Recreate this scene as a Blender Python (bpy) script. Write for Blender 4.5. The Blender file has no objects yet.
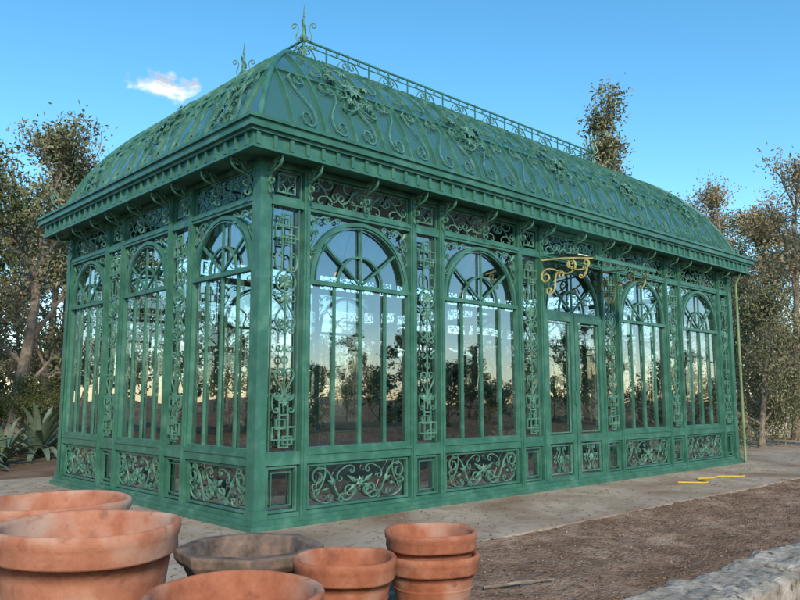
import bpy, math, random
import numpy as np
from mathutils import Vector, Matrix, noise
random.seed(7); np.random.seed(7)
R=math.radians
scene=bpy.context.scene
scene.view_settings.view_transform='Standard'; scene.view_settings.look='None'; scene.view_settings.exposure=0

# ------------------------------------------------------------ materials
def newmat(name):
    m=bpy.data.materials.new(name); m.use_nodes=True
    nt=m.node_tree; nt.nodes.clear()
    out=nt.nodes.new('ShaderNodeOutputMaterial')
    return m,nt,out
def N(nt,t,**kw):
    n=nt.nodes.new(t)
    for k,v in kw.items():
        if k.startswith('i_'): n.inputs[k[2:].replace('_',' ')].default_value=v
        else: setattr(n,k,v)
    return n
def ramp(nt,fac,cols):
    r=nt.nodes.new('ShaderNodeValToRGB'); e=r.color_ramp.elements
    while len(e)<len(cols): e.new(0.5)
    for i,(p,c) in enumerate(cols):
        e[i].position=p; e[i].color=(c[0],c[1],c[2],1)
    nt.links.new(fac,r.inputs[0]); return r.outputs[0]
def pmat(name,cols,scale=5,detail=3,rough=.6,bump=.2,bscale=None,metal=0,dist=.02,spec=.5,coord='Object',second=None,third=None):
    m,nt,out=newmat(name)
    tc=N(nt,'ShaderNodeTexCoord'); co=tc.outputs[coord]
    n1=N(nt,'ShaderNodeTexNoise'); n1.inputs['Scale'].default_value=scale; n1.inputs['Detail'].default_value=detail
    n1.inputs['Roughness'].default_value=.65
    nt.links.new(co,n1.inputs['Vector'])
    c=ramp(nt,n1.outputs['Fac'],cols)
    for sec in (second,third):
        if not sec: continue
        sc,lo,hi,col=sec
        n3=N(nt,'ShaderNodeTexNoise'); n3.inputs['Scale'].default_value=sc; n3.inputs['Detail'].default_value=4
        nt.links.new(co,n3.inputs['Vector'])
        f=ramp(nt,n3.outputs['Fac'],[(lo,(0,0,0)),(hi,(1,1,1))])
        mx=N(nt,'ShaderNodeMixRGB'); nt.links.new(f,mx.inputs[0]); nt.links.new(c,mx.inputs[1]); mx.inputs[2].default_value=(*col,1)
        c=mx.outputs[0]
    b=N(nt,'ShaderNodeBsdfPrincipled'); nt.links.new(c,b.inputs['Base Color'])
    b.inputs['Roughness'].default_value=rough; b.inputs['Metallic'].default_value=metal
    b.inputs['Specular IOR Level'].default_value=spec
    if bump>0:
        n2=N(nt,'ShaderNodeTexNoise'); n2.inputs['Scale'].default_value=bscale or scale*4; n2.inputs['Detail'].default_value=3
        nt.links.new(co,n2.inputs['Vector'])
        bp=N(nt,'ShaderNodeBump'); bp.inputs['Strength'].default_value=bump; bp.inputs['Distance'].default_value=dist
        nt.links.new(n2.outputs['Fac'],bp.inputs['Height']); nt.links.new(bp.outputs[0],b.inputs['Normal'])
    nt.links.new(b.outputs[0],out.inputs[0])
    return m
GREEN=pmat('green_painted_iron',[(.3,(.030,.118,.080)),(.52,(.045,.165,.116)),(.75,(.10,.245,.185))],scale=4,detail=3,rough=.36,bump=0)
GREEN2=pmat('green_painted_ornament',[(.3,(.045,.148,.10)),(.55,(.088,.23,.165)),(.8,(.20,.36,.28))],scale=9,detail=2,rough=.40,bump=0)
GOLD=pmat('gilded_iron',[(.3,(.38,.35,.10)),(.7,(.72,.66,.28))],scale=8,rough=.4,bump=0)
TERRA=pmat('terracotta',[(.3,(.33,.12,.07)),(.5,(.45,.19,.115)),(.70,(.55,.29,.20))],scale=5,detail=9,rough=.9,bump=.45,bscale=45,dist=.005,spec=.15,second=(2.6,.48,.66,(.50,.345,.265)),third=(9,.60,.72,(.30,.13,.085)))
TERRA2=pmat('terracotta_dark',[(.3,(.28,.092,.05)),(.5,(.39,.145,.08)),(.72,(.49,.225,.145))],scale=6,detail=9,rough=.9,bump=.45,bscale=45,dist=.005,spec=.15,second=(3.2,.50,.68,(.45,.275,.20)),third=(10,.60,.72,(.24,.09,.055)))
OCT=pmat('weathered_clay',[(.3,(.085,.065,.052)),(.5,(.165,.128,.105)),(.75,(.32,.215,.165))],scale=7,rough=.85,bump=.3,bscale=50,dist=.004,spec=.2)
SOIL=pmat('soil',[(.25,(.10,.058,.038)),(.5,(.18,.115,.078)),(.75,(.30,.21,.15))],scale=.9,detail=6,rough=1,bump=.9,bscale=14,dist=.03,spec=.1,second=(.12,.5,.75,(.13,.12,.055)))
SOILN=pmat('sandy_soil',[(.3,(.15,.092,.062)),(.5,(.26,.175,.125)),(.7,(.42,.305,.225))],scale=1.3,detail=9,rough=1,bump=1,bscale=30,dist=.03,spec=.05,third=(6,.48,.66,(.18,.115,.08)))
CONC=pmat('concrete',[(.3,(.27,.215,.16)),(.5,(.41,.34,.265)),(.72,(.52,.455,.37))],scale=1.8,detail=8,rough=.9,bump=.5,bscale=40,dist=.008,spec=.15,second=(.9,.48,.66,(.24,.165,.115)),third=(7,.55,.66,(.28,.215,.16)))
STONE=pmat('weathered_stone',[(.3,(.20,.165,.13)),(.5,(.36,.315,.26)),(.7,(.53,.475,.405))],scale=5,detail=7,rough=.95,bump=.9,bscale=22,dist=.02,spec=.2,second=(14,.56,.70,(.12,.10,.075)))
PEB=pmat('pebbles',[(.3,(.14,.10,.075)),(.5,(.25,.19,.14)),(.75,(.45,.38,.31))],scale=14,rough=.95,bump=0,spec=.1)
WHITEWALL=pmat('pale_render',[(.3,(.45,.43,.40)),(.7,(.68,.66,.62))],scale=3,rough=.95,bump=.3,dist=.03)
FLOOR=pmat('tile_floor',[(.3,(.22,.18,.14)),(.7,(.36,.31,.25))],scale=2,rough=.6,bump=0)
BARK=pmat('bark',[(.3,(.12,.095,.07)),(.7,(.34,.29,.23))],scale=6,rough=.95,bump=0)
RED=pmat('red_petal',[(.3,(.5,.01,.02)),(.7,(.7,.04,.05))],scale=9,rough=.6,bump=0)
HOSE=pmat('yellow_rubber',[(.3,(.55,.33,.04)),(.7,(.70,.48,.08))],scale=9,rough=.5,bump=0)
def leafmat(name,c0,c1,c2,trans=0):
    m,nt,out=newmat(name)
    g=N(nt,'ShaderNodeNewGeometry')
    c=ramp(nt,g.outputs['Random Per Island'],[(0,c0),(.5,c1),(1,c2)])
    d=N(nt,'ShaderNodeBsdfDiffuse')
    nt.links.new(c,d.inputs[0]); nt.links.new(d.outputs[0],out.inputs[0])
    return m
LEAF_O=leafmat('leaf_olive',(.09,.11,.06),(.18,.195,.11),(.34,.32,.20))
LEAF_D=leafmat('leaf_dark',(.05,.075,.03),(.10,.13,.055),(.20,.20,.09))
LEAF_A=leafmat('leaf_autumn',(.17,.15,.085),(.31,.26,.15),(.48,.38,.23))
AGAVE=pmat('agave_leaf',[(.3,(.08,.13,.08)),(.7,(.18,.24,.16))],scale=3,rough=.5,bump=0)
def glassmat(name,tint,refl,rough=.01,diff=None,dfac=0,bump=.03,mul=1.6):
    m,nt,out=newmat(name)
    tr=N(nt,'ShaderNodeBsdfTransparent'); tr.inputs[0].default_value=(*tint,1)
    gl=N(nt,'ShaderNodeBsdfGlossy'); gl.inputs['Roughness'].default_value=rough; gl.inputs[0].default_value=(.95,.98,1,1)
    if bump:
        tc=N(nt,'ShaderNodeTexCoord'); no=N(nt,'ShaderNodeTexNoise'); no.inputs['Scale'].default_value=1.3; no.inputs['Detail'].default_value=1
        nt.links.new(tc.outputs['Object'],no.inputs['Vector'])
        bp=N(nt,'ShaderNodeBump'); bp.inputs['Strength'].default_value=bump; bp.inputs['Distance'].default_value=.1
        nt.links.new(no.outputs['Fac'],bp.inputs['Height']); nt.links.new(bp.outputs[0],gl.inputs['Normal'])
    fr=N(nt,'ShaderNodeFresnel'); fr.inputs[0].default_value=1.5
    ma=N(nt,'ShaderNodeMath',operation='MULTIPLY_ADD'); ma.inputs[1].default_value=mul; ma.inputs[2].default_value=refl; ma.use_clamp=True
    nt.links.new(fr.outputs[0],ma.inputs[0])
    base=tr.outputs[0]
    if diff:
        df=N(nt,'ShaderNodeBsdfDiffuse'); df.inputs[0].default_value=(*diff,1)
        m1=N(nt,'ShaderNodeMixShader'); m1.inputs[0].default_value=dfac
        nt.links.new(tr.outputs[0],m1.inputs[1]); nt.links.new(df.outputs[0],m1.inputs[2]); base=m1.outputs[0]
    mx=N(nt,'ShaderNodeMixShader'); nt.links.new(ma.outputs[0],mx.inputs[0]); nt.links.new(base,mx.inputs[1]); nt.links.new(gl.outputs[0],mx.inputs[2])
    nt.links.new(mx.outputs[0],out.inputs[0]); return m
GLASS=glassmat('window_glass',(.84,.91,.89),.26,mul=1.6)
RGLASS=glassmat('roof_glass',(.30,.50,.44),.10,rough=.2,diff=(.052,.155,.118),dfac=.85,bump=0)
DGLASS=glassmat('canopy_glass',(.08,.12,.10),.05,diff=(.01,.02,.015),dfac=.5,bump=0)

# ------------------------------------------------------------ mesh helpers
class M:
    def __init__(s): s.v=[];s.f=[];s.n=0;s.mi=[]
    def add(s,v,f,mi=0):
        s.v.append(np.asarray(v,float)); n=s.n
        s.f.extend([tuple(i+n for i in q) for q in f]); s.mi.extend([mi]*len(f)); s.n+=len(v)
    def build(s,name,mats,parent=None,smooth=False,loc=None):
        me=bpy.data.meshes.new(name)
        V=np.concatenate(s.v) if s.v else np.zeros((0,3))
        me.from_pydata(V.tolist(),[],s.f)
        if not isinstance(mats,list): mats=[mats]
        for m in mats: me.materials.append(m)
        me.polygons.foreach_set('material_index',s.mi)
        if smooth: me.polygons.foreach_set('use_smooth',[True]*len(s.f))
        me.update()
        o=bpy.data.objects.new(name,me); scene.collection.objects.link(o)
        if parent: o.parent=parent
        if loc: o.location=loc
        return o
def nrm(a): return a/np.maximum(np.linalg.norm(a,axis=-1,keepdims=True),1e-9)
def bar(m,P,w,d,n,closed=False,taper=0,mi=0):
    P=np.asarray(P,float); k=len(P); n=np.broadcast_to(np.asarray(n,float),P.shape)
    if closed: t=np.roll(P,-1,0)-np.roll(P,1,0)
    else: t=np.gradient(P,axis=0)
    t=nrm(t); s=nrm(np.cross(n,t)); nn=nrm(np.cross(t,s))
    ws=np.full((k,1),w/2)
    if taper: 
        x=np.linspace(-1,1,k)[:,None]; ws=ws*(1-taper*np.abs(x)**3)
    V=np.stack([P+s*ws+nn*d/2,P-s*ws+nn*d/2,P-s*ws-nn*d/2,P+s*ws-nn*d/2],1).reshape(-1,3)
    F=[]
    for i in range(k if closed else k-1):
        a=4*i;b=4*((i+1)%k)
        for j in range(4):
            j2=(j+1)%4; F.append((a+j,a+j2,b+j2,b+j))
    if not closed: F+= [(3,2,1,0),(4*k-4,4*k-3,4*k-2,4*k-1)]
    m.add(V,F,mi)
def tube(m,P,r,sides=8,mi=0):
    P=np.asarray(P,float);k=len(P); r=np.broadcast_to(np.asarray(r,float),(k,))
    t=nrm(np.gradient(P,axis=0)); up=np.array([.3,.2,1.0]); 
    if abs(t[0].dot(nrm(up)))>.9: up=np.array([1.0,.1,0])
    s=nrm(np.cross(t,up)); q=np.cross(t,s)
    a=np.linspace(0,2*math.pi,sides,endpoint=False)
    V=(P[:,None]+r[:,None,None]*(np.cos(a)[None,:,None]*s[:,None]+np.sin(a)[None,:,None]*q[:,None])).reshape(-1,3)
    F=[]
    for i in range(k-1):
        for j in range(sides):
            j2=(j+1)%sides; F.append((i*sides+j,i*sides+j2,(i+1)*sides+j2,(i+1)*sides+j))
    F.append(tuple(range(sides))[::-1]); F.append(tuple((k-1)*sides+j for j in range(sides)))
    m.add(V,F,mi)
BF=[(0,1,2,3),(7,6,5,4),(0,4,5,1),(1,5,6,2),(2,6,7,3),(3,7,4,0)]
def box(m,x0,x1,y0,y1,z0,z1,mi=0):
    m.add([(x0,y0,z0),(x0,y1,z0),(x1,y1,z0),(x1,y0,z0),(x0,y0,z1),(x0,y1,z1),(x1,y1,z1),(x1,y0,z1)],BF,mi)
def lathe(m,prof,c=(0,0,0),seg=48,mi=0,rot=0):
    V=[];F=[]
    for r,z in prof:
        for j in range(seg):
            a=2*math.pi*j/seg+rot; V.append((c[0]+r*math.cos(a),c[1]+r*math.sin(a),c[2]+z))
    for i in range(len(prof)-1):
        for j in range(seg):
            j2=(j+1)%seg; F.append((i*seg+j,i*seg+j2,(i+1)*seg+j2,(i+1)*seg+j))
    m.add(V,F,mi)
def escroll(kind,A,k0=0,Np=31):
    x=np.linspace(-1,1,Np); s=np.sign(x)*np.abs(x)**.72
    fs=np.linspace(-1,1,801)
    k=A*fs if kind=='S' else A*np.abs(fs)**1.6+k0
    th=np.cumsum(k)*(fs[1]-fs[0]); th-=th[400]
    px=np.cumsum(np.cos(th));py=np.cumsum(np.sin(th))
    X=np.interp(s,fs,px);Y=np.interp(s,fs,py)
    P=np.stack([X,Y],1); P-=(P.max(0)+P.min(0))/2
    if kind=='S':
        u,sv,vt=np.linalg.svd(P-P.mean(0)); P=P@vt.T
        if vt[0,0]<0: P=-P
    P-=(P.max(0)+P.min(0))/2
    P/=(P[:,0].max()-P[:,0].min()); return P
SC={'S':escroll('S',15),'C':escroll('C',15,.6),'S2':escroll('S',9),'C2':escroll('C',10,1.0)}
def pl(kind,cx,cy,L,ang=0,my=1,mx=1):
    P=SC[kind].copy()*L; P[:,1]*=my; P[:,0]*=mx; a=R(ang); c,s=math.cos(a),math.sin(a)
    return np.stack([cx+P[:,0]*c-P[:,1]*s, cy+P[:,0]*s+P[:,1]*c],1)
def arc(cx,cy,r,a0,a1,n=24):
    a=np.radians(np.linspace(a0,a1,n)); return np.stack([cx+r*np.cos(a),cy+r*np.sin(a)],1)

class Wall:
    def __init__(s,o,ud,nd): s.o=np.array(o,float);s.u=np.array(ud,float);s.n=np.array(nd,float)
    def P(s,uv,v=0):
        uv=np.asarray(uv,float); z=np.array([0,0,1.0])
        return s.o+uv[:,:1]*s.u+v*s.n+uv[:,1:2]*z
    def bar(s,m,uv,w=.018,d=.02,v=.0,closed=False,taper=0): bar(m,s.P(uv,v),w,d,s.n,closed,taper)
    def box(s,m,u0,u1,z0,z1,v0,v1):
        c=[(u0,v0,z0),(u0,v1,z0),(u1,v1,z0),(u1,v0,z0),(u0,v0,z1),(u0,v1,z1),(u1,v1,z1),(u1,v0,z1)]
        m.add([s.o+a*s.u+b*s.n+np.array([0,0,q]) for a,b,q in c],BF)
    def rect(s,m,u0,u1,z0,z1,w=.02,v0=-.01,v1=.015):
        s.box(m,u0,u0+w,z0,z1,v0,v1); s.box(m,u1-w,u1,z0,z1,v0,v1)
        s.box(m,u0+w,u1-w,z0,z0+w,v0,v1-.001); s.box(m,u0+w,u1-w,z1-w,z1,v0,v1-.001)
    def leaf(s,m,cx,cz,L,wd,ang,v=.02):
        a=R(ang);c,q=math.cos(a),math.sin(a)
        pts=[(0,0,0),(.35*L,wd/2,.3),(L,0,-.1),(.35*L,-wd/2,.3),(.45*L,0,.9)]
        V=[s.o+(cx+x*c-y*q)*s.u+(cz+x*q+y*c)*np.array([0,0,1.])+(v+h*wd*.35)*s.n for x,y,h in pts]
        m.add(V,[(0,3,4),(3,2,4),(2,1,4),(1,0,4)])
    def rosette(s,m,cx,cz,r,n=8,v=.02,a0=0):
        for i in range(n): s.leaf(m,cx,cz,r,r*.6,a0+360*i/n,v)
    def pane(s,m,u0,u1,z0,z1,v=-.03):
        a,b=random.uniform(-.007,.007),random.uniform(-.010,.004)
        V=[]
        for u,z in ((u0,z0),(u1,z0),(u1,z1),(u0,z1)):
            fu=(u-(u0+u1)/2);fz=z-(z0+z1)/2
            V.append(s.o+u*s.u+np.array([0,0,z])+(v+a*fu+b*fz)*s.n)
        m.add(V,[(0,1,2,3)])

L=11.65; W=5.74; H=4.0
gh=bpy.data.objects.new('greenhouse',None); scene.collection.objects.link(gh)
fr=M(); orn=M(); gls=M(); gold=M()

def lower_panel(w,u0,u1,plain=False):
    z0,z1=.14,.64
    w.rect(fr,u0+.03,u1-.03,z0+.01,z1-.01,.025,-.02,.02)
    w.pane(gls,u0,u1,z0,z1,-.035)
    if plain:
        w.rect(fr,u0+.09,u1-.09,z0+.07,z1-.07,.014,-.01,.012); return
    uc=(u0+u1)/2; zc=(z0+z1)/2; hw=(u1-u0)/2-.06
    k=hw/.72
    for sg in (-1,1):
        w.bar(orn,pl('S',uc+sg*hw*.53,zc,.62*k,sg*28,1*sg,1),.014,.018,.01)
        w.bar(orn,pl('C',uc+sg*hw*.80,zc+.08,.30*k,sg*-70,1,1),.011,.016,.01)
        w.bar(orn,pl('C',uc+sg*hw*.74,zc-.13,.26*k,sg*20,1,1),.011,.016,.01)
        w.bar(orn,pl('C',uc+sg*hw*.30,zc+.12,.26*k,sg*-25,-1,1),.011,.016,.01)
        w.bar(orn,pl('S',uc+sg*hw*.25,zc-.13,.26*k,sg*-20,sg,1),.011,.016,.01)
        w.leaf(orn,uc+sg*.05,zc,.17*k,.06,90-sg*60,.02); w.leaf(orn,uc+sg*.05,zc-.02,.17*k,.06,-90+sg*60,.02)
        w.leaf(orn,uc+sg*hw*.5,zc,.12*k,.05,90-sg*40,.02); w.leaf(orn,uc+sg*hw*.5,zc,.12*k,.05,-90+sg*110,.02)
        w.leaf(orn,uc+sg*hw*.62,zc-.04,.10*k,.04,90-sg*100,.02)
    w.rosette(orn,uc,zc,.075,7,.02)

def frieze(w,u0,u1):
    z0,z1=3.56,3.88; zc=(z0+z1)/2
    w.rect(fr,u0+.02,u1-.02,z0,z1,.018,-.01,.015)
    uc=(u0+u1)/2; n=4; c=(u1-u0-.1)/n
    w.rect(orn,uc-.16,uc+.16,z0+.08,z1-.08,.014,0,.014)
    for i in range(n):
        cx=u0+.05+c*(i+.5); sg=1 if i<2 else -1
        w.bar(orn,pl('S',cx,zc,c*.98,18*sg*(1 if i%2 else -1),sg*(1 if i%2 else -1)),.014,.016,.012)
        w.bar(orn,pl('C2',cx,z1-.07,c*.55,0,1),.011,.014,.01)
        w.bar(orn,pl('C2',cx,z0+.07,c*.55,180,1),.011,.014,.01)
    w.rosette(orn,uc,zc,.06,6,.02)
    for i in range(1,n): w.bar(orn,arc(u0+.05+c*i,zc,.028,0,330,10),.01,.014,.012,closed=True)

def fret(w,uc,zc,s=1.,v=.03):
    w.rect(orn,uc-.065*s,uc+.065*s,zc-.18*s,zc+.18*s,.017,v-.012,v+.012)
    w.rect(orn,uc-.155*s,uc+.155*s,zc-.10*s,zc+.05*s,.017,v-.009,v+.016)
    w.rect(orn,uc-.11*s,uc+.02*s,zc+.02*s,zc+.13*s,.015,v-.006,v+.019)
    w.rect(orn,uc-.02*s,uc+.11*s,zc-.15*s,zc-.05*s,.015,v-.006,v+.021)

def pilaster(w,u0,u1,eave=True):
    uc=(u0+u1)/2; hw=(u1-u0)/2
    w.pane(gls,u0,u1,.78,3.46,-.035)
    lower_panel(w,u0,u1,True)
    for sg in (-1,1):
        w.box(fr,uc+sg*(hw-.05)-.008,uc+sg*(hw-.05)+.008,.79,3.46,.0,.02)
    v=.03
    fret(w,uc,3.20,1,v); fret(w,uc,1.00,1,v)
    for sg in (-1,1):
        x=uc+sg*.055
        w.box(orn,x-.007,x+.007,2.76,3.02,v-.008,v+.008)
        w.box(orn,x-.007,x+.007,1.18,1.34,v-.008,v+.008)
        w.bar(orn,pl('C',uc+sg*.10,2.84,.20,90*sg+0,1),.013,.018,v)
        w.bar(orn,pl('S',uc+sg*.075,2.30,.36,90,sg),.014,.018,v)
        w.bar(orn,pl('C',uc+sg*.05,1.98,.26,-90*sg,1),.012,.018,v)
        w.bar(orn,pl('S',uc+sg*.07,1.50,.34,90,-sg),.014,.018,v)
        w.bar(orn,pl('C',uc+sg*.11,1.30,.20,90*sg,1),.013,.018,v)
        w.leaf(orn,uc,1.28,.15,.06,90-sg*38,v); w.leaf(orn,uc,1.34,.14,.06,90-sg*75,v)
        w.leaf(orn,uc,2.46,.10,.05,-90-sg*40,v)
    w.box(orn,uc-.008,uc+.008,1.2,2.5,v-.01,v+.008)
    w.bar(orn,arc(uc,2.62,.125,0,348,24),.018,.022,v,closed=True)
    w.bar(orn,arc(uc,2.62,.07,0,340,16),.012,.02,v,closed=True)
    w.rosette(orn,uc,2.62,.11,8,v)
    w.bar(orn,arc(uc,1.76,.04,0,330,12),.012,.02,v,closed=True)
    w.rosette(orn,uc,1.30,.06,6,v+.02)
    w.rect(fr,u0+.02,u1-.02,3.56,3.88,.018,-.01,.015)
    w.rect(orn,uc-.12,uc+.12,3.61,3.83,.016,0,.02)
    for a in (0,1,2,3):
        sx=(1,-1,-1,1)[a]; sz=(1,1,-1,-1)[a]
        w.bar(orn,pl('C2',uc+sx*.055,3.72+sz*.05,.11,45+90*a-90,1),.011,.016,.012)

def bracket(w,u):
    z_=np.array([0,0,1.])
    def put_(P,wd=.016,dp=.024):
        Q=w.o+u*w.u+P[:,:1]*w.n+P[:,1:2]*z_+.06*w.n; bar(orn,Q,wd,dp,w.u)
    put_(pl('S2',.13,3.80,.34,52,1)); put_(pl('C2',.05,3.64,.16,80,-1),.013); put_(pl('C2',.20,3.90,.12,10,1),.012)
    put_(pl('C2',.07,3.86,.13,45,1),.012)

def window(w,u0,u1,door=False):
    uc=(u0+u1)/2; hw=(u1-u0)/2
    Rr=hw-.03; zs=3.44-Rr
    w.pane(gls,u0,u1,zs,3.46,-.035)
    zb=.78
    w.bar(fr,arc(uc,zs,Rr-.02,0,180,40),.045,.06,0)
    w.bar(fr,arc(uc,zs,Rr-.07,0,180,40),.012,.03,.02)
    w.box(fr,u0,u1,zs-.05,zs,-.035,.035)
    w.bar(fr,arc(uc,zs,Rr*.45,0,180,24),.026,.03,0)
    for a in (38,90,142):
        ca,sa=math.cos(R(a)),math.sin(R(a))
        w.bar(fr,[(uc+.02*ca,zs+.02*sa),(uc+(Rr-.05)*ca,zs+(Rr-.05)*sa)],.026,.028,.002)
    for sg in (-1,1):
        w.bar(orn,pl('C',uc+sg*(hw-.16),3.33,.27,sg*-45,-1),.015,.018,.01)
        w.bar(orn,pl('S',uc+sg*(hw-.075),3.12,.26,90,sg),.012,.016,.01)
        w.bar(orn,pl('S',uc+sg*(hw-.36),3.41,.20,0,-sg),.011,.015,.01)
        w.leaf(orn,uc+sg*(hw-.03),3.43,.16,.07,-90-sg*45,.015)
    if not door:
        for q in (.25,.5,.75):
            x=u0+(u1-u0)*q; w.box(fr,x-.015,x+.015,zb,zs-.05,-.02,.012)
        w.box(fr,u0,u0+.035,zb,zs-.05,-.03,.03); w.box(fr,u1-.035,u1,zb,zs-.05,-.03,.03)
        w.box(fr,u0+.035,u1-.035,zb,zb+.035,-.03,.028)
        xs=[u0,u0+(u1-u0)*.25,uc,u0+(u1-u0)*.75,u1]
        for a,b in zip(xs[:-1],xs[1:]): w.pane(gls,a,b,zb,zs-.04,-.024)
        lower_panel(w,u0,u1)
    else:
        zt=zs-.05
        for a,b in ((u0,uc-.01),(uc+.01,u1)):
            w.box(fr,a,a+.09,.06,zt,-.02,.045); w.box(fr,b-.09,b,.06,zt,-.02,.045)
            w.box(fr,a+.09,b-.09,.06,.16,-.02,.043); w.box(fr,a+.09,b-.09,zt-.1,zt,-.02,.043)
            w.box(fr,a+.09,b-.09,.66,.78,-.02,.043)
            w.pane(gls,a+.05,b-.05,.1,zt-.05,0)
            c=(a+b)/2
            w.rect(orn,a+.12,b-.12,.20,.63,.016,.01,.03)
            w.rect(orn,a+.12,b-.12,.81,zt-.13,.013,.01,.03)
            for sg in (-1,1):
                w.bar(orn,pl('C',c+sg*.10,.50,.2,-60*sg,1),.014,.016,.02)
                w.bar(orn,pl('C',c+sg*.10,.33,.2,60*sg+180,1),.014,.016,.02)
            w.rosette(orn,c,.415,.08,8,.025)
        w.box(fr,uc-.05,uc-.02,1.25,1.45,.045,.075)
    frieze(w,u0,u1)

def build_wall(w,length,wins,corner_pil,door_k=None):
    for i,(a,b) in enumerate(wins):
        for x in (a-.08,b):
            w.box(fr,x,x+.08,.1,3.95,-.05,.055)
            w.box(fr,x+.03,x+.05,.12,3.93,.055,.066)
        window(w,a,b,door=(i==door_k))
        if i!=door_k:
            w.box(fr,a,b,.64,.78,-.045,.045); w.box(fr,a,b,.10,.14,-.045,.045)
            w.box(fr,a,b,.735,.765,.045,.06)
        w.box(fr,a,b,3.46,3.55,-.045,.045); w.box(fr,a,b,3.89,3.95,-.045,.045)
        w.box(fr,a,b,3.495,3.515,.045,.06)
    pil=[]
    for (a,b),(c,d) in zip(wins[:-1],wins[1:]): pil.append((b+.08,c-.08))
    if corner_pil:
        pil=[(.14,wins[0][0]-.08)]+pil+[(wins[-1][1]+.08,length-.14)]
    for a,b in pil:
        pilaster(w,a,b)
        for z0,z1 in ((.1,.14),(.64,.78),(3.46,3.55),(3.89,3.95)): w.box(fr,a,b,z0,z1,-.04,.04)
        bracket(w,a-.04); bracket(w,b+.04)
    if not corner_pil:
        bracket(w,.2); bracket(w,length-.2)
    for a,b in wins:
        bracket(w,(a+b)/2)
lw=[(.67+2.19*k,2.25+2.19*k) for k in range(5)]
sw=[(.17,1.55),(2.18,3.56),(4.19,5.57)]
WF=Wall((0,0.06,0),(1,0,0),(0,-1,0)); WL=Wall((.06,W,0),(0,-1,0),(-1,0,0))
WB=Wall((L,W-.06,0),(-1,0,0),(0,1,0)); WR=Wall((L-.06,0,0),(0,1,0),(1,0,0))
build_wall(WF,L,lw,True,2); build_wall(WL,W,sw,False)
build_wall(WB,L,lw,True); build_wall(WR,W,sw,False)
for x,y in ((0,0),(L-.14,0),(0,W-.14),(L-.14,W-.14)):
    box(fr,x,x+.14,y,y+.14,.1,3.97)
    box(fr,x-.02,x+.16,y-.02,y+.16,.1,.2)
def ring(m,z0,z1,o0,o1):
    def rc(o,z): return [(-o,-o,z),(L+o,-o,z),(L+o,W+o,z),(-o,W+o,z)]
    V=rc(o1,z0)+rc(o1,z1)+rc(o0,z0)+rc(o0,z1); F=[]
    for j in range(4):
        k=(j+1)%4
        F+=[(j,k,4+k,4+j),(8+k,8+j,12+j,12+k),(4+j,4+k,12+k,12+j),(8+j,8+k,k,j)]
    m.add(V,F)
ring(fr,.0,.1,-.16,.04); ring(fr,0.0,.05,.04,.07)
ring(fr,3.97,4.0,-.16,.26)
ring(fr,3.93,4.10,.26,.285); ring(fr,3.93,3.965,.285,.305)
ring(fr,4.10,4.135,.22,.33); ring(fr,4.135,4.215,.22,.37); ring(fr,4.215,4.25,.20,.40); ring(fr,4.25,4.262,-.16,.385)
ring(fr,4.262,4.31,-.14,.15)
def dent(u,axis,side):
    o=.285
    if axis=='x':
        y=(-o-.03,-o+.001) if side<0 else (W+o-.001,W+o+.03); box(fr,u,u+.045,y[0],y[1],3.965,4.10)
    else:
        x=(-o-.03,-o+.001) if side<0 else (L+o-.001,L+o+.03); box(fr,x[0],x[1],u,u+.045,3.965,4.10)
u=-.26
while u<L+.25: dent(u,'x',-1); dent(u,'x',1); u+=.21
u=-.2
while u<W+.22: dent(u,'y',-1); dent(u,'y',1); u+=.21

# roof
Z0=4.28; RISE=1.95; o=.10
s72,c72=math.sin(R(74)),math.cos(R(74)); s12,c12=math.sin(R(12)),math.cos(R(12))
def fi(t): ph=np.radians(74-62*np.asarray(t,float)); return (s72-np.sin(ph))/(s72-s12)
def fz(t): ph=np.radians(74-62*np.asarray(t,float)); return (np.cos(ph)-c72)/(c12-c72)
IX=2.06; IY=2.12
class Slope:
    def __init__(s,O,ud,ind,ins,lat,ln): s.O=np.array([*O,Z0]);s.u=np.array([*ud,0.]);s.i=np.array([*ind,0.]);s.ins=ins;s.lat=lat;s.ln=ln
    def pt(s,u,t,off=0):
        u=np.asarray(u,float)[:,None]; t=np.asarray(t,float)[:,None]
        P=s.O+u*s.u+s.ins*fi(t)*s.i+RISE*fz(t)*np.array([0,0,1.])
        n=s.nm(t[:,0]); return P+off*n
    def nm(s,t):
        t=np.asarray(t,float)[:,None]; e=.01
        d=(s.ins*(fi(t+e)-fi(t-e))*s.i+RISE*(fz(t+e)-fz(t-e))*np.array([0,0,1.]))
        return nrm(np.cross(np.broadcast_to(s.u,d.shape),d))
    def tmax(s,u):
        m=min(u,s.ln-u); r=m/s.lat
        if r>=1: return 1.
        lo,hi=0,1
        for _ in range(20):
            q=(lo+hi)/2
            if fi(q)<r: lo=q
            else: hi=q
        return lo
slopes=[Slope((-o,-o),(1,0),(0,1),IY,IX,L+2*o),Slope((L+o,W+o),(-1,0),(0,-1),IY,IX,L+2*o),
        Slope((-o,W+o),(0,-1),(1,0),IX,IY,W+2*o),Slope((L+o,-o),(0,1),(-1,0),IX,IY,W+2*o)]
rg=M(); rf=M()
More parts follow.
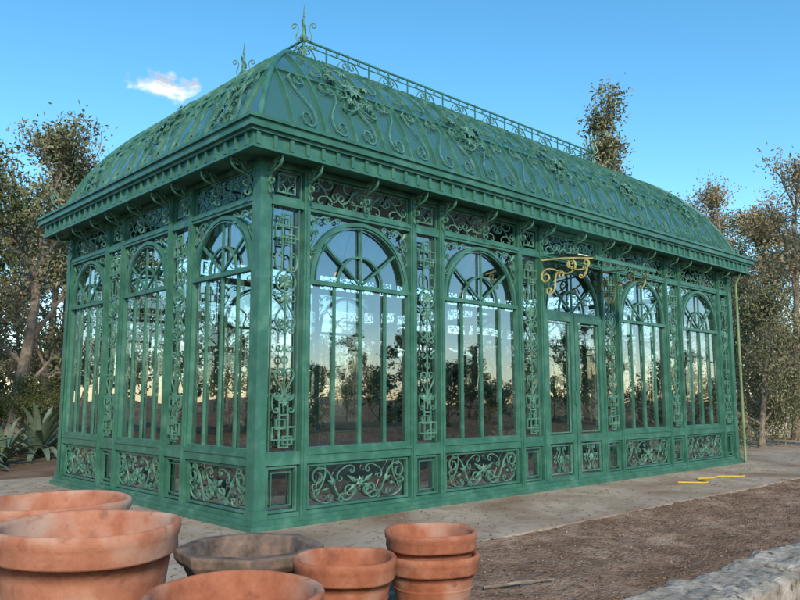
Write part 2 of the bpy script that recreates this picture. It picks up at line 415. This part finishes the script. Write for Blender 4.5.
def emblem(sl,u,t,s,off=.05):
    us=lambda P:(u+P[:,0],t+P[:,1]/2.75)
    for kind,cx,cz,LL,ang,my in (('C',-.16,.0,.34,80,1),('C',.16,.0,.34,-80,1),('S',-.2,.28,.36,60,1),('S',.2,.28,.36,-60,-1),
        ('C',-.12,-.28,.26,30,1),('C',.12,-.28,.26,-30,1),('C2',0,.5,.22,0,-1)):
        a,b=us(pl(kind,cx*s,cz*s,LL*s,ang,my)); b=np.clip(b,0,1)
        bar(rf,sl.pt(a,b,off),.017,.024,sl.nm(b))
    for (ox,oy,sc) in ((0,0,1),(-.26,.12,.55),(.26,.12,.55),(0,.34,.55),(-.14,-.22,.5),(.14,-.22,.5)):
        for i in range(9):
            an=2*math.pi*i/9+ox; l=.12*s*sc*(1 if i%2 else 1.4)
            P=[]
            for r_,q,h in ((.03,0,0),(.45,.20,.25),(1,0,0),(.45,-.20,.25)):
                x=r_*l*math.cos(an)-q*l*math.sin(an); y=r_*l*math.sin(an)+q*l*math.cos(an)
                P.append(sl.pt([u+ox*s+x],[min(1,max(0,t+(oy*s+y)/2.75))],off+.03+h*.08)[0])
            rf.add(P,[(0,1,2,3)])
for si,sl in enumerate(slopes):
    nt_=14
    V=[];F=[]
    ts=np.linspace(0,1,nt_)
    for t in ts:
        a=sl.lat*float(fi(t)); V+=list(sl.pt(np.linspace(a,sl.ln-a,13),[t]*13))
    for i in range(nt_-1):
        for j in range(12): F.append((i*13+j,i*13+j+1,(i+1)*13+j+1,(i+1)*13+j))
    rg.add(V,F)
    n=round(sl.ln/.46); du=sl.ln/n
    for k in range(n+1):
        u=k*du
        tm=sl.tmax(u) if 0<k<n else 0
        if tm>.05:
            tt=np.linspace(0,tm,int(4+16*tm)); bar(fr,sl.pt([u]*len(tt),tt,.012),.022 if k%2 else .034,.05,sl.nm(tt))
    for t in (0.02,.33,.66,.985):
        a=sl.lat*float(fi(t)); uu=np.linspace(a,sl.ln-a,3); bar(fr,sl.pt(uu,[t]*3,.014),.026 if .1<t<.9 else .06,.04,sl.nm([t]*3))
    tt=np.linspace(0,1,22); P=sl.O+(sl.lat*fi(tt))[:,None]*sl.u+(sl.ins*fi(tt))[:,None]*sl.i+(RISE*fz(tt))[:,None]*np.array([0,0,1.])
    tube(fr,P+np.array([0,0,.01]),.035,8)
    for k in range(n):
        uc=(k+.5)*du; tm=min(sl.tmax(uc-du/2+.02),sl.tmax(uc+du/2-.02))
        for row,(t0,t1) in enumerate(((.03,.33),(.34,.66),(.67,.98))):
            t1=min(t1,tm)
            if t1-t0<.10: continue
            tc=(t0+t1)/2; sg=1 if (k+row)%2 else -1
            P=pl('S' if row!=1 else 'C',0,0,(t1-t0)*2.6*(.98 if row!=1 else .8),90 if row!=1 else 90*sg,sg if row!=1 else 1)
            a=uc+P[:,0]*.9; b=np.clip(tc+P[:,1]/2.75,0,1)
            bar(orn,sl.pt(a,b,.035),.016,.024,sl.nm(b))
            if row!=2 and t1-t0>.2:
                P=pl('C2',0,0,.22,180 if row else 0,1); a=uc+P[:,0]; b=np.clip(t1-.05+P[:,1]/2.75,0,1); bar(orn,sl.pt(a,b,.03),.012,.02,sl.nm(b))
    if sl.ln>8:
        for (a,b) in lw: emblem(sl,(a+b)/2+o,.32,1.05)
    else:
        for (a,b) in sw[1:2] : emblem(sl,(a+b)/2+o,.30,1.0)
        for x in (.95,sl.ln-.95): emblem(sl,x,.16,.75)
x0,x1=-o+IX,L+o-IX; y0,y1=-o+IY,W+o-IY; ZT=Z0+RISE
box(fr,x0-.05,x1+.05,y0-.05,y1+.05,ZT-.02,ZT+.05)
def crest(w,ln):
    w.box(fr,0,ln,.07,.095,-.012,.012); w.box(fr,0,ln,.425,.45,-.014,.014); w.box(fr,0,ln,.345,.36,-.008,.008)
    n=max(2,round(ln/.42)); c=ln/n
    for k in range(n+1): w.box(fr,k*c-.01,k*c+.01,.03,.46,-.01,.01)
    for k in range(n):
        sg=1 if k%2 else -1
        w.bar(orn,pl('S',(k+.5)*c,.22,c*.9,25*sg,sg),.013,.016,0)
        w.bar(orn,pl('C2',(k+.5)*c,.15,c*.5,180 if k%2 else 0,1),.010,.014,0)
        w.bar(orn,arc((k+.5)*c,.392,.025,0,330,10),.01,.014,0,closed=True)
crest(Wall((x0,y0,ZT),(1,0,0),(0,-1,0)),x1-x0); crest(Wall((x0,y1,ZT),(1,0,0),(0,1,0)),x1-x0)
crest(Wall((x0,y0,ZT),(0,1,0),(-1,0,0)),y1-y0); crest(Wall((x1,y0,ZT),(0,1,0),(1,0,0)),y1-y0)
fin=M()
for fx,fy in ((x0,y0),(x1,y0),(x0,y1),(x1,y1)):
    lathe(fin,[(.0,0),(.05,.0),(.05,.06),(.028,.1),(.022,.38),(.05,.42),(.06,.46),(.05,.5),(.02,.54),(.018,.62),(.035,.66),(.018,.70),(.012,.78),(.02,.80),(.002,1.0)],(fx,fy,ZT),12)
    for a in range(4):
        an=R(45+90*a); n_=(-math.sin(an),math.cos(an),0); d=np.array([math.cos(an),math.sin(an),0])
        for kind,cx,cz,LL,ang,my in (('S',.10,.55,.30,70,1),('C',.09,.22,.24,90,-1)):
            P=pl(kind,cx,cz,LL,ang,my); Q=np.array([fx,fy,ZT])+P[:,:1]*d+P[:,1:2]*np.array([0,0,1.])
            bar(fin,Q,.014,.016,n_)
fin.build('roof_finials',GREEN2,gh)
for cx_,cy_ in ((L+.2,-.2),(-.2,W+.2),(L+.2,W+.2)):
    d=nrm(np.array([(1 if cx_>L/2 else -1),(1 if cy_>W/2 else -1),0.]))
    nn=np.array([-d[1],d[0],0])
    for kind,cx,cz,LL,ang,my in (('S2',-.04,.2,.36,80,1),('C2',.02,.40,.16,90,-1),('C2',-.12,.12,.2,90,1)):
        P=pl(kind,cx,cz,LL,ang,my); Q=np.array([cx_,cy_,4.27])+P[:,:1]*d+P[:,1:2]*np.array([0,0,1.]); bar(orn,Q,.016,.02,nn)
# canopy over door
cu0,cu1=5.0,6.65
def outb(m,u,kind,cx,cz,LL,ang,my,w_=.022,d_=.026):
    P=pl(kind,cx,cz,LL,ang,my); Q=WF.o+u*WF.u+P[:,:1]*WF.n+P[:,1:2]*np.array([0,0,1.]); bar(m,Q,w_,d_,WF.u)
for u in (cu0,cu1):
    outb(gold,u,'S',.36,3.22,.62,12,-1,.018); outb(gold,u,'C',.72,3.27,.34,-8,1,.018); outb(gold,u,'S',.30,3.05,.40,50,1,.015)
    outb(gold,u,'C',.80,3.15,.18,60,1,.014)
    bar(gold,WF.P([(u,0)],0)+np.array([[0,-.06,3.42],[0,-.5,3.40],[0,-1.0,3.33]]),.022,.022,WF.u)
box(fr,cu0-.03,cu1+.03,-.97,-.94,3.30,3.36)
cg=M(); 
V=[]
for q in np.linspace(0,1,8):
    y=-.03-.95*q; z=3.50-.14*q**1.6
    V+=[(cu0-.02,y,z),(cu1+.02,y,z)]
cg.add(V,[(2*i,2*i+1,2*i+3,2*i+2) for i in range(7)])
cg.build('canopy_glass_sheet',DGLASS,gh)
for k in range(9):
    uu=cu0+.12+k*(cu1-cu0-.24)/8
    P=pl('C2',uu,3.27,.15,0,-1); bar(orn,np.stack([P[:,0],np.full(len(P),-.955),P[:,1]],1),.011,.014,(0,-1,0))
fr.build('iron_frame',GREEN,gh); orn.build('wrought_iron_scrollwork',GREEN2,gh); gls.build('window_panes',GLASS,gh)
rg.build('curved_roof_glazing',RGLASS,gh,smooth=True); rf.build('roof_leaf_ornaments',GREEN2,gh); gold.build('gilded_canopy_scrolls',GOLD,gh)
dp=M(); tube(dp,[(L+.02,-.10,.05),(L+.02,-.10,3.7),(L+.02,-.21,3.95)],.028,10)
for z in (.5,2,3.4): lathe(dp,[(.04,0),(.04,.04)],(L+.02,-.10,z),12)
dp.build('downpipe',pmat('pipe_sunlit_tint',[(.3,(.12,.22,.11)),(.7,(.28,.34,.15))],scale=3,rough=.5,bump=0),gh)  # yellow in the pipe's green is sunlight put into the colour
fl=M(); box(fl,.1,L-.1,.1,W-.1,.0,.03); fl.build('interior_floor',FLOOR,gh)

# ------------------------------------------------------------ ground
def grid(name,x0,x1,y0,y1,nx,ny,f,mat):
    V=[];F=[]
    for j in range(ny+1):
        for i in range(nx+1):
            x=x0+(x1-x0)*i/nx;y=y0+(y1-y0)*j/ny; V.append((x,y,f(x,y)))
    for j in range(ny):
        for i in range(nx): a=j*(nx+1)+i; F.append((a,a+1,a+nx+2,a+nx+1))
    m=M(); m.add(V,F); return m.build(name,mat,smooth=True)
def gz(x,y): return -.10
grid('ground',-700,700,-700,700,20,20,gz,SOIL)
def soilz(x,y):
    k=min(1,max(0,(y+2.5)/.8)); k2=max(0,(y+1.85)/.5)
    return -.06+.06*k-.06*k2+(1-.5*k)*(.035*noise.noise(Vector((x*.9,y*.9,0)))+.03*noise.noise(Vector((x*3,y*3,5)))+.022*noise.noise(Vector((x*9,y*9,2))))+.009*noise.noise(Vector((x*25,y*25,2)))
grid('soil_bed',-9,26,-4.6,-1.4,640,70,soilz,SOILN)
sl_=M(); box(sl_,-1.7,L+22,-1.9,W+1.2,-.3,0.0); pv=sl_.build('concrete_pavement',CONC)
def wallstones(name,x0,x1,y0,y1,h,mat,seed):
    random.seed(seed); m=M(); x=x0
    while x<x1:
        w_=random.uniform(.5,.95); nx,ny=12,8
        zt=h+random.uniform(-.012,.012); V=[];F=[]
        xa,xb=x+.003,x+w_-.003
        for j in range(ny+1):
            for i in range(nx+1):
                a=i/nx;b=j/ny; X=xa+(xb-xa)*a; Y=y0+(y1-y0)*b
                ed=min(a*(xb-xa),(1-a)*(xb-xa),b*(y1-y0),(1-b)*(y1-y0))
                z=zt-.02*max(0,1-ed/.04)**2+.022*noise.noise(Vector((X*5,Y*5,seed)))+.016*noise.noise(Vector((X*16,Y*16,1)))
                yy=Y+(.035*noise.noise(Vector((X*4,j,3))) if j in(0,ny) else 0)
                V.append((X,yy,z))
        for j in range(ny):
            for i in range(nx): q=j*(nx+1)+i; F.append((q,q+1,q+nx+2,q+nx+1))
        base=len(V)
        border=[i for i in range(nx+1)]+[(j)*(nx+1)+nx for j in range(1,ny+1)]+[ny*(nx+1)+i for i in range(nx-1,-1,-1)]+[j*(nx+1) for j in range(ny-1,0,-1)]
        for b_ in border: V.append((V[b_][0],V[b_][1],-.2))
        nb=len(border)
        for k in range(nb): F.append((border[k],base+k,base+(k+1)%nb,border[(k+1)%nb]))
        m.add(V,F); x+=w_
    return m.build(name,mat)
wallstones('low_stone_wall',-1.1,22,-4.95,-4.50,.28,STONE,3)

def scatter(name,n,region,size,mat,flat=False,z=-.05,seed=1):
    rs=np.random.RandomState(seed); m=M()
    for i in range(n):
        x0,x1,y0,y1=region; x=rs.uniform(x0,x1);y=rs.uniform(y0,y1); s=size*rs.uniform(.4,1.3)
        zz=soilz(x,y) if z is None else z
        if flat:
            a=rs.uniform(0,6.28);c,q=math.cos(a),math.sin(a); h=rs.uniform(.0,.5)*s
            P=[(-s,0,.004),(0,s*.35,h),(s,0,.006),(0,-s*.35,.008)]
            m.add([(x+u*c-v*q,y+u*q+v*c,zz+w) for u,v,w in P],[(0,1,2,3)])
        else:
            V=[]
            for dx,dy,dz in ((1,0,0),(0,1,0),(-1,0,0),(0,-1,0),(0,0,.8),(0,0,-.6)):
                V.append((x+dx*s*rs.uniform(.6,1),y+dy*s*rs.uniform(.6,1),zz+dz*s*rs.uniform(.5,1)))
            m.add(V,[(0,1,4),(1,2,4),(2,3,4),(3,0,4),(1,0,5),(2,1,5),(3,2,5),(0,3,5)])
    return m.build(name,mat)
LIT=leafmat('dry_leaf',(.10,.06,.035),(.22,.14,.08),(.38,.27,.17),.1)
scatter('gravel',6500,(-3,16,-4.6,-1.75),.013,PEB,z=None,seed=2)
scatter('leaf_litter',5200,(-3,18,-4.55,-1.7),.022,LIT,True,z=None,seed=3)
scatter('leaf_litter',1300,(-1.6,16,-1.9,-.1),.02,LIT,True,z=.002,seed=4)
scatter('leaf_litter',700,(-1.7,0,-1.9,6),.024,LIT,True,z=.002,seed=8)
scatter('leaf_litter',2500,(-14,-1.8,-2,16),.035,LIT,True,z=-.095,seed=5)

# ------------------------------------------------------------ pots
def pot_profile(Rr,h,rimh=.10,foot=.62,th=.03):
    p=[(.001,.0),(foot*Rr*.97,0),(foot*Rr,.015)]
    for i in range(1,9):
        q=i/8; p.append((Rr*(foot+(.90-foot)*(q**.85)), .015+(h-rimh-.015)*q))
    p+=[(Rr*.905,h-rimh-.004),(Rr*.955,h-rimh),(Rr*.975,h-rimh+.012),(Rr*.965,h-rimh*.55),(Rr*.99,h-rimh*.42),(Rr,h-rimh*.25),(Rr,h-.012),(Rr-.008,h-.002),
        (Rr-th*.5,h),(Rr-th,h-.004),(Rr-th-.006,h-.02),(Rr-th-.02,h-rimh)]
    for i in range(1,7):
        q=i/6; p.append((Rr*(.86-(.86-foot)*q)-th*.5,h-rimh-(h-rimh-.06)*q))
    p.append((.001,.06)); return p
def pot(name,x,y,Rr,h,rimh,foot,mat,z=-.05,stack=None,tilt=0):
    m=M(); lathe(m,pot_profile(Rr,h,rimh,foot),(0,0,0),72)
    for q in (.35,.7):
        rr=Rr*(foot+(.90-foot)*(q**.85)); zz=.015+(h-rimh-.015)*q
        lathe(m,[(rr-.004,zz-.012),(rr+.006,zz),(rr-.002,zz+.012)],(0,0,0),72)
    if stack: lathe(m,pot_profile(Rr*stack[1],h,rimh,foot),(.008,-.005,stack[0]),72)
    V=np.concatenate(m.v); a=np.arctan2(V[:,1],V[:,0]); f=1+.006*np.sin(2*a+x*9)+.003*np.sin(5*a+y*7)
    V[:,0]*=f; V[:,1]*=f; V[:,2]+=.004*np.sin(3*a+x)*(V[:,2]>h*.5); m.v=[V]
    ob=m.build(name,mat,smooth=True); ob.location=(x,y,z); ob.rotation_euler=(tilt,tilt*.6,random.uniform(0,6)); return ob
G=-.05
dx_,dy_=.046,-.045
pot('terracotta_pot',-2.842+dx_,-2.872+dy_,.445,.80,.15,.66,TERRA,G)
pot('terracotta_pot',-2.677+dx_,-1.878+dy_,.455,.80,.13,.62,TERRA,G)
pot('terracotta_pot',-1.482+dx_,-3.226+dy_,.30,.50,.12,.62,TERRA2,G)
pot('stacked_terracotta_pots',-.769+dx_,-3.235+dy_,.305,.43,.11,.66,TERRA2,G,stack=(.14,.985))
pot('terracotta_bowl',-2.573+dx_,-3.827+dy_,.385,.60,.10,.6,TERRA2,G)
m=M()
lathe(m,[(.001,0),(.27,0),(.30,.03),(.33,.06),(.40,.28),(.425,.33),(.455,.35),(.485,.385),(.49,.44),(.478,.452),(.405,.452),(.395,.44),(.375,.33),(.28,.08),(.001,.08)],(0,0,0),8)
oc=m.build('octagonal_planter',OCT); oc.location=(-1.575+dx_,-2.346+dy_,G); oc.rotation_euler=(0,0,R(12))
bv=oc.modifiers.new('b','BEVEL'); bv.width=.008; bv.segments=2
m=M(); tube(m,[(.1,-3.0,-.03),(.35,-3.12,-.015),(.7,-3.2,-.03)],[.012,.010,.006],6); m.build('dry_stick',BARK)
m=M(); tt=np.linspace(0,1,60); tube(m,np.stack([7.2+1.9*tt,-1.0-.12*np.sin(9*tt)+.10*np.cos(17*tt),.016+0*tt],1),.014,8); m.build('garden_hose',HOSE,smooth=True)

# ------------------------------------------------------------ vegetation
def tree_mesh(name,seed,H,cr,tr,nleaf,ls,leafm,spread=.55,base=.25,droop=0,sig=.42,lw_=.4,nl=9,maxd=3):
    rs=np.random.RandomState(seed); m=M(); tips=[]
    def branch(p,d,ln,r,dep):
        n=6; P=[p]; dd=d.copy()
        for i in range(n):
            dd=nrm(dd+rs.normal(0,.13,3)+np.array([0,0,.04 if dep<2 else -.05*droop])); P.append(P[-1]+dd*ln/n)
        P=np.array(P); tube(m,P,np.linspace(r,r*.45,n+1),7 if dep<2 else 4,0)
        if dep>=2:
            for i in range(2,n+1): tips.append((P[i],ln*.3))
        if dep<maxd:
            for j in range(4):
                q=rs.uniform(.4,1.); i=int(q*n); b=P[i]
                ax=nrm(rs.normal(0,1,3)); nd=nrm(dd+ax*.85+np.array([0,0,.1])); branch(b,nd,ln*rs.uniform(.5,.75),r*.5,dep+1)
    n=10; P=[np.zeros(3)]; lean=rs.normal(0,.06,2)
    for i in range(n): P.append(P[-1]+np.array([lean[0]+rs.normal(0,.04),lean[1]+rs.normal(0,.04),1])*H*.78/n)
    P=np.array(P); tube(m,P,tr*(1-.8*np.linspace(0,1,n+1))*np.array([1.35]+[1]*n),10,0)
    for k in range(nl):
        q=base+(1-base)*k/(nl-1); i=min(n,int(q*n)); a=k*2.4+rs.uniform(-.4,.4)
        wl=cr*(.55+.6*math.sin(math.pi*min(1,(q-base)/(1-base)*.8+.15)))*rs.uniform(.75,1.1)
        d=nrm(np.array([math.cos(a),math.sin(a),spread+q*.9])); branch(P[i],d,wl*.75,tr*.42*(1-.5*q),1)
    for _ in range(3): branch(P[-1],nrm(np.array([rs.normal(0,.4),rs.normal(0,.4),1.])),H*.16 if cr>1.5 else H*.09,tr*.2,2)
    T=np.array([t[0] for t in tips]); 
    wgt=rs.uniform(.0,1,len(T))**1.5; wgt/=wgt.sum()
    idx=rs.choice(len(T),nleaf,p=wgt); C=T[idx]+rs.normal(0,sig*.55,(nleaf,3))*np.array([1,1,.75])
    C[:,2]-=droop*np.abs(rs.normal(0,.5,nleaf)); C[:,2]=np.maximum(C[:,2],.1)
    a=nrm(rs.normal(0,1,(nleaf,3))+np.array([0,0,-.3-droop])); b=nrm(np.cross(a,rs.normal(0,1,(nleaf,3))))
    s=ls*rs.uniform(.6,1.3,(nleaf,1)); 
    V=np.stack([C-a*s*.5,C+b*s*lw_*.5,C+a*s*.5,C-b*s*lw_*.5],1).reshape(-1,3)
    F=[(4*i,4*i+1,4*i+2,4*i+3) for i in range(nleaf)]
    m.add(V,F,1)
    return m.build(name,[BARK,leafm])
CAM=np.array([-4.311,-6.823]); hd=np.array([.682,.7314]); rt=np.array([.7314,-.682])
def spot(px,D):
    lat=(px-400)/761.*D; p=CAM+hd*D+rt*lat; return float(p[0]),float(p[1])
T1=tree_mesh('olive_tree',11,9.8,2.8,.2,13000,.15,LEAF_O,sig=.36)
T2=tree_mesh('oak_tree',12,8.8,3.0,.24,13000,.16,LEAF_D,sig=.36)
T3=tree_mesh('eucalyptus_tree',23,15.6,.95,.17,15000,.19,LEAF_O,spread=1.5,base=.48,sig=.55,nl=20)
T4=tree_mesh('willow_tree',14,9.2,2.7,.16,10000,.12,LEAF_A,spread=1.0,base=.15,sig=.36)
T5=tree_mesh('laurel_shrub',15,3.2,1.5,.07,12000,.10,LEAF_D,spread=.9,base=.05,droop=.25,sig=.40)
T6=tree_mesh('pepper_tree',17,5.0,1.7,.10,15000,.11,LEAF_O,spread=.8,base=.12,droop=.75,sig=.32,lw_=.3,nl=11)
F1=tree_mesh('field_tree',31,8.5,2.9,.2,3000,.36,LEAF_D,sig=.5,maxd=2)
F2=tree_mesh('field_tree',32,8.0,2.8,.2,3000,.36,LEAF_O,sig=.5,maxd=2)
F3=tree_mesh('field_tree',33,7.6,2.8,.18,2800,.34,LEAF_A,sig=.5,maxd=2)
F5=tree_mesh('field_shrub',34,3.0,1.9,.08,2400,.26,LEAF_O,spread=.6,base=.05,sig=.5,maxd=2)
used=set()
def put(o,px,D,s=1,rot=0):
    x,y=spot(px,D); place(o,x,y,s,rot)
def place(o,x,y,s=1,rot=0,z=-.12):
    if o.name in used:
        q=bpy.data.objects.new(o.name.split('.')[0],o.data); scene.collection.objects.link(q)
    else: q=o; used.add(o.name)
    q.location=(x,y,z); q.scale=(s,s,s*random.uniform(.95,1.05)); q.rotation_euler=(0,0,rot)
random.seed(5)
put(T1,12,21,1.0,0.3); put(T4,62,24,1.08,1); put(T1,108,28,1.05,2); put(T2,-70,17,.95,3); put(T1,40,33,1.2,1); put(T1,-30,26,1.1,2.5)
put(F2,150,36,.85,2); put(T4,20,28,.8,2)
put(T3,611,31,1.0,0)
put(T4,700,31,1.08,0.5); put(T4,744,27,1.0,2); put(T4,795,24,1.06,4); put(T1,770,34,1.05,4); put(T4,850,20,1.0,5); put(T2,905,24,1.0,5); put(T4,825,32,1.25,3.3); put(T4,722,36,1.2,3.3)
put(T6,758,20.5,.95,0); put(T6,735,25,1.1,2); put(F5,790,33,1.1,2); put(F5,770,36,1.2,1)
for k,px in enumerate(range(190,700,84)):
    put((F1,F2,F3)[k%3],px,36+4*(k%2),.72,k)
for k in range(15): put(F5,-60+54*k,31+3*(k%3),1.0+.2*(k%2),k*1.3)
for k in range(4): put(T5,-40+34*k,21+1.5*(k%2),.62,k)
for k in range(16):
    a=R(-72+5.1*k); d=34+6*(k%3); place((F2,F3,F1)[k%3],5+d*math.cos(a),-2+d*math.sin(a),.5+.13*((k*7)%3),k)
for k in range(24):
    a=R(-74+3.5*k); d=31+4*(k%3); place(F5,5+d*math.cos(a),-2+d*math.sin(a),.7+.3*(k%2),k)
for k in range(8):
    a=R(96+6*k); d=21+4*(k%2); place((F1,F2)[k%2],d*math.cos(a)-2,3+d*math.sin(a),.85,k)
for k in range(36):
    a=R(k*10); d=78+14*(k%3); place((F1,F2,F3)[k%3],d*math.cos(a),d*math.sin(a),1.15+.15*(k%2),k)

def agave(name,seed,s=1):
    rs=np.random.RandomState(seed); m=M()
    for i in range(34):
        a=i*2.4; el=R(rs.uniform(18,82)); ln=s*rs.uniform(.8,1.15); n=8
        d=np.array([math.cos(a),math.sin(a),0]); sd=np.array([-d[1],d[0],0])
        V=[];F=[]
        for k in range(n+1):
            q=k/n; e=el-.7*q*q*(1-el/2); p=d*math.cos(e)*ln*q+np.array([0,0,math.sin(e)*ln*q+.05])
            w=.07*s*(math.sin(math.pi*min(1,(q*.75+.2)))**.8)*(1 if q<.99 else 0.05)
            V+=[p+sd*w+np.array([0,0,w*.5]),p,p-sd*w+np.array([0,0,w*.5])]
        for k in range(n):
            b=3*k; F+=[(b,b+1,b+4,b+3),(b+1,b+2,b+5,b+4)]
        m.add(V,F)
    return m.build(name,AGAVE,smooth=True)
for sd_,px,D,s in ((1,42,18.5,1.3),(2,8,16.5,.9),(3,-30,15,1.0)):
    ag=agave('agave_plant',sd_,s); x,y=spot(px,D); ag.location=(x,y,-.1)
# pale garden wall on the right: rendered wall with coping and piers
m=M(); x,y=spot(766,27)
box(m,0,16,-.12,.12,0,.85); box(m,-.05,16.05,-.17,.17,.85,.93)
for k in range(6): box(m,k*3.1-.2,k*3.1+.2,-.2,.2,0,1.0); box(m,k*3.1-.25,k*3.1+.25,-.25,.25,1.0,1.08)
ws=m.build('garden_wall',WHITEWALL); ws.location=(x,y,-.12); ws.rotation_euler=(0,0,R(-43))
ws.modifiers.new('b','BEVEL').width=.015

def potplant(name,x,y,s,seed,flower=False):
    rs=np.random.RandomState(seed); m=M(); lathe(m,pot_profile(.2*s,.34*s,.07*s,.65,.02),(0,0,0),24)
    n=500; C=rs.normal(0,1,(n,3))*np.array([.2,.2,.26])*s+np.array([0,0,.75*s])
    for i in range(5): tube(m,[(0,0,.2*s),(rs.normal(0,.06),rs.normal(0,.06),.5*s),(rs.normal(0,.15)*s,rs.normal(0,.15)*s,.85*s)],[.012,.01,.006],5,1)
    a=nrm(rs.normal(0,1,(n,3))); b=nrm(np.cross(a,rs.normal(0,1,(n,3)))); l=.11*s
    V=np.stack([C-a*l,C+b*l*.35,C+a*l,C-b*l*.35],1).reshape(-1,3); m.add(V,[(4*i,4*i+1,4*i+2,4*i+3) for i in range(n)],1)
    if flower:
        n=60; C=rs.normal(0,1,(n,3))*np.array([.18,.18,.12])*s+np.array([0,0,.95*s]); a=nrm(rs.normal(0,1,(n,3))); b=nrm(np.cross(a,rs.normal(0,1,(n,3)))); l=.05
        V=np.stack([C-a*l,C+b*l,C+a*l,C-b*l],1).reshape(-1,3); m.add(V,[(4*i,4*i+1,4*i+2,4*i+3) for i in range(n)],2)
    ob=m.build(name,[TERRA,LEAF_D,RED]); ob.location=(x,y,.03)
for i,(x,y,s,f) in enumerate(((.8,3.2,.75,True),(3.4,4.6,1.1,False),(2.2,5,.9,True),(8.4,4.4,1.2,False),(4.0,1.0,.5,True))):
    potplant('potted_plant',x,y,s,i,f)

# cloud
az=math.atan2(hd[1],hd[0])+math.atan((400-152)/761.); d=900
cx,cy=CAM[0]+d*math.cos(az),CAM[1]+d*math.sin(az); cz=1.4+d*math.tan(R(22))*1.0
m=M(); V=[];F=[]; nx=24;nz=12
for j in range(nz+1):
    for i in range(nx+1):
        a=(i/nx-.5)*110; b=(j/nz-.5)*60; V.append((a,8*math.sin(a*.1)+5*math.cos(b*.2),b))
for j in range(nz):
    for i in range(nx): q=j*(nx+1)+i; F.append((q,q+1,q+nx+2,q+nx+1))
m.add(V,F)
cm,nt,out=newmat('cloud_vapour')
tc=N(nt,'ShaderNodeTexCoord'); mp=N(nt,'ShaderNodeMapping'); mp.inputs['Scale'].default_value=(1/42,0,1/21); nt.links.new(tc.outputs['Object'],mp.inputs[0])
ln_=N(nt,'ShaderNodeVectorMath',operation='LENGTH'); nt.links.new(mp.outputs[0],ln_.inputs[0])
no=N(nt,'ShaderNodeTexNoise'); no.inputs['Scale'].default_value=.045; no.inputs['Detail'].default_value=8; no.inputs['Roughness'].default_value=.5; nt.links.new(tc.outputs['Object'],no.inputs['Vector'])
ad=N(nt,'ShaderNodeMath',operation='MULTIPLY_ADD'); nt.links.new(no.outputs['Fac'],ad.inputs[0]); ad.inputs[1].default_value=2.3
sb=N(nt,'ShaderNodeMath',operation='MULTIPLY'); nt.links.new(ln_.outputs['Value'],sb.inputs[0]); sb.inputs[1].default_value=-1.0
nt.links.new(sb.outputs[0],ad.inputs[2])
al=ramp(nt,ad.outputs[0],[(.22,(0,0,0)),(.85,(.85,.85,.85))])
df=N(nt,'ShaderNodeBsdfDiffuse'); df.inputs[0].default_value=(.9,.87,.86,1)
tr=N(nt,'ShaderNodeBsdfTransparent'); mx=N(nt,'ShaderNodeMixShader'); nt.links.new(al,mx.inputs[0]); nt.links.new(tr.outputs[0],mx.inputs[1]); nt.links.new(df.outputs[0],mx.inputs[2]); nt.links.new(mx.outputs[0],out.inputs[0])
co=m.build('cloud',cm); co.location=(cx,cy,cz); co.rotation_euler=(0,0,az-math.pi/2)

# ------------------------------------------------------------ light
SE,SR=30,210
w=bpy.data.worlds.new('World'); scene.world=w; w.use_nodes=True; nt=w.node_tree
bg=nt.nodes['Background']; sky=nt.nodes.new('ShaderNodeTexSky'); sky.sky_type='NISHITA'; sky.sun_disc=False
sky.sun_elevation=R(SE); sky.sun_rotation=R(SR); sky.air_density=1.0; sky.dust_density=.1; sky.ozone_density=2.4
hs=nt.nodes.new('ShaderNodeHueSaturation'); hs.inputs['Hue'].default_value=.486; hs.inputs['Saturation'].default_value=1.25; hs.inputs['Value'].default_value=1.6
nt.links.new(sky.outputs[0],hs.inputs['Color']); nt.links.new(hs.outputs[0],bg.inputs[0]); bg.inputs[1].default_value=.15
sd=bpy.data.lights.new('sun','SUN'); sd.energy=3.7; sd.angle=R(4); sd.color=(1,.81,.58)
so=bpy.data.objects.new('sun',sd); scene.collection.objects.link(so)
dirv=Vector((math.sin(R(SR))*math.cos(R(SE)),math.cos(R(SR))*math.cos(R(SE)),math.sin(R(SE))))
so.rotation_euler=dirv.to_track_quat('Z','Y').to_euler()

cd=bpy.data.cameras.new('camera'); co=bpy.data.objects.new('camera',cd); scene.collection.objects.link(co)
co.location=(-4.311,-6.823,1.379); co.rotation_euler=(R(90+7.2),0,-math.atan2(.682,.7314))
cd.sensor_width=36; cd.lens=33.98; cd.clip_end=3000; cd.clip_start=.05
scene.camera=co
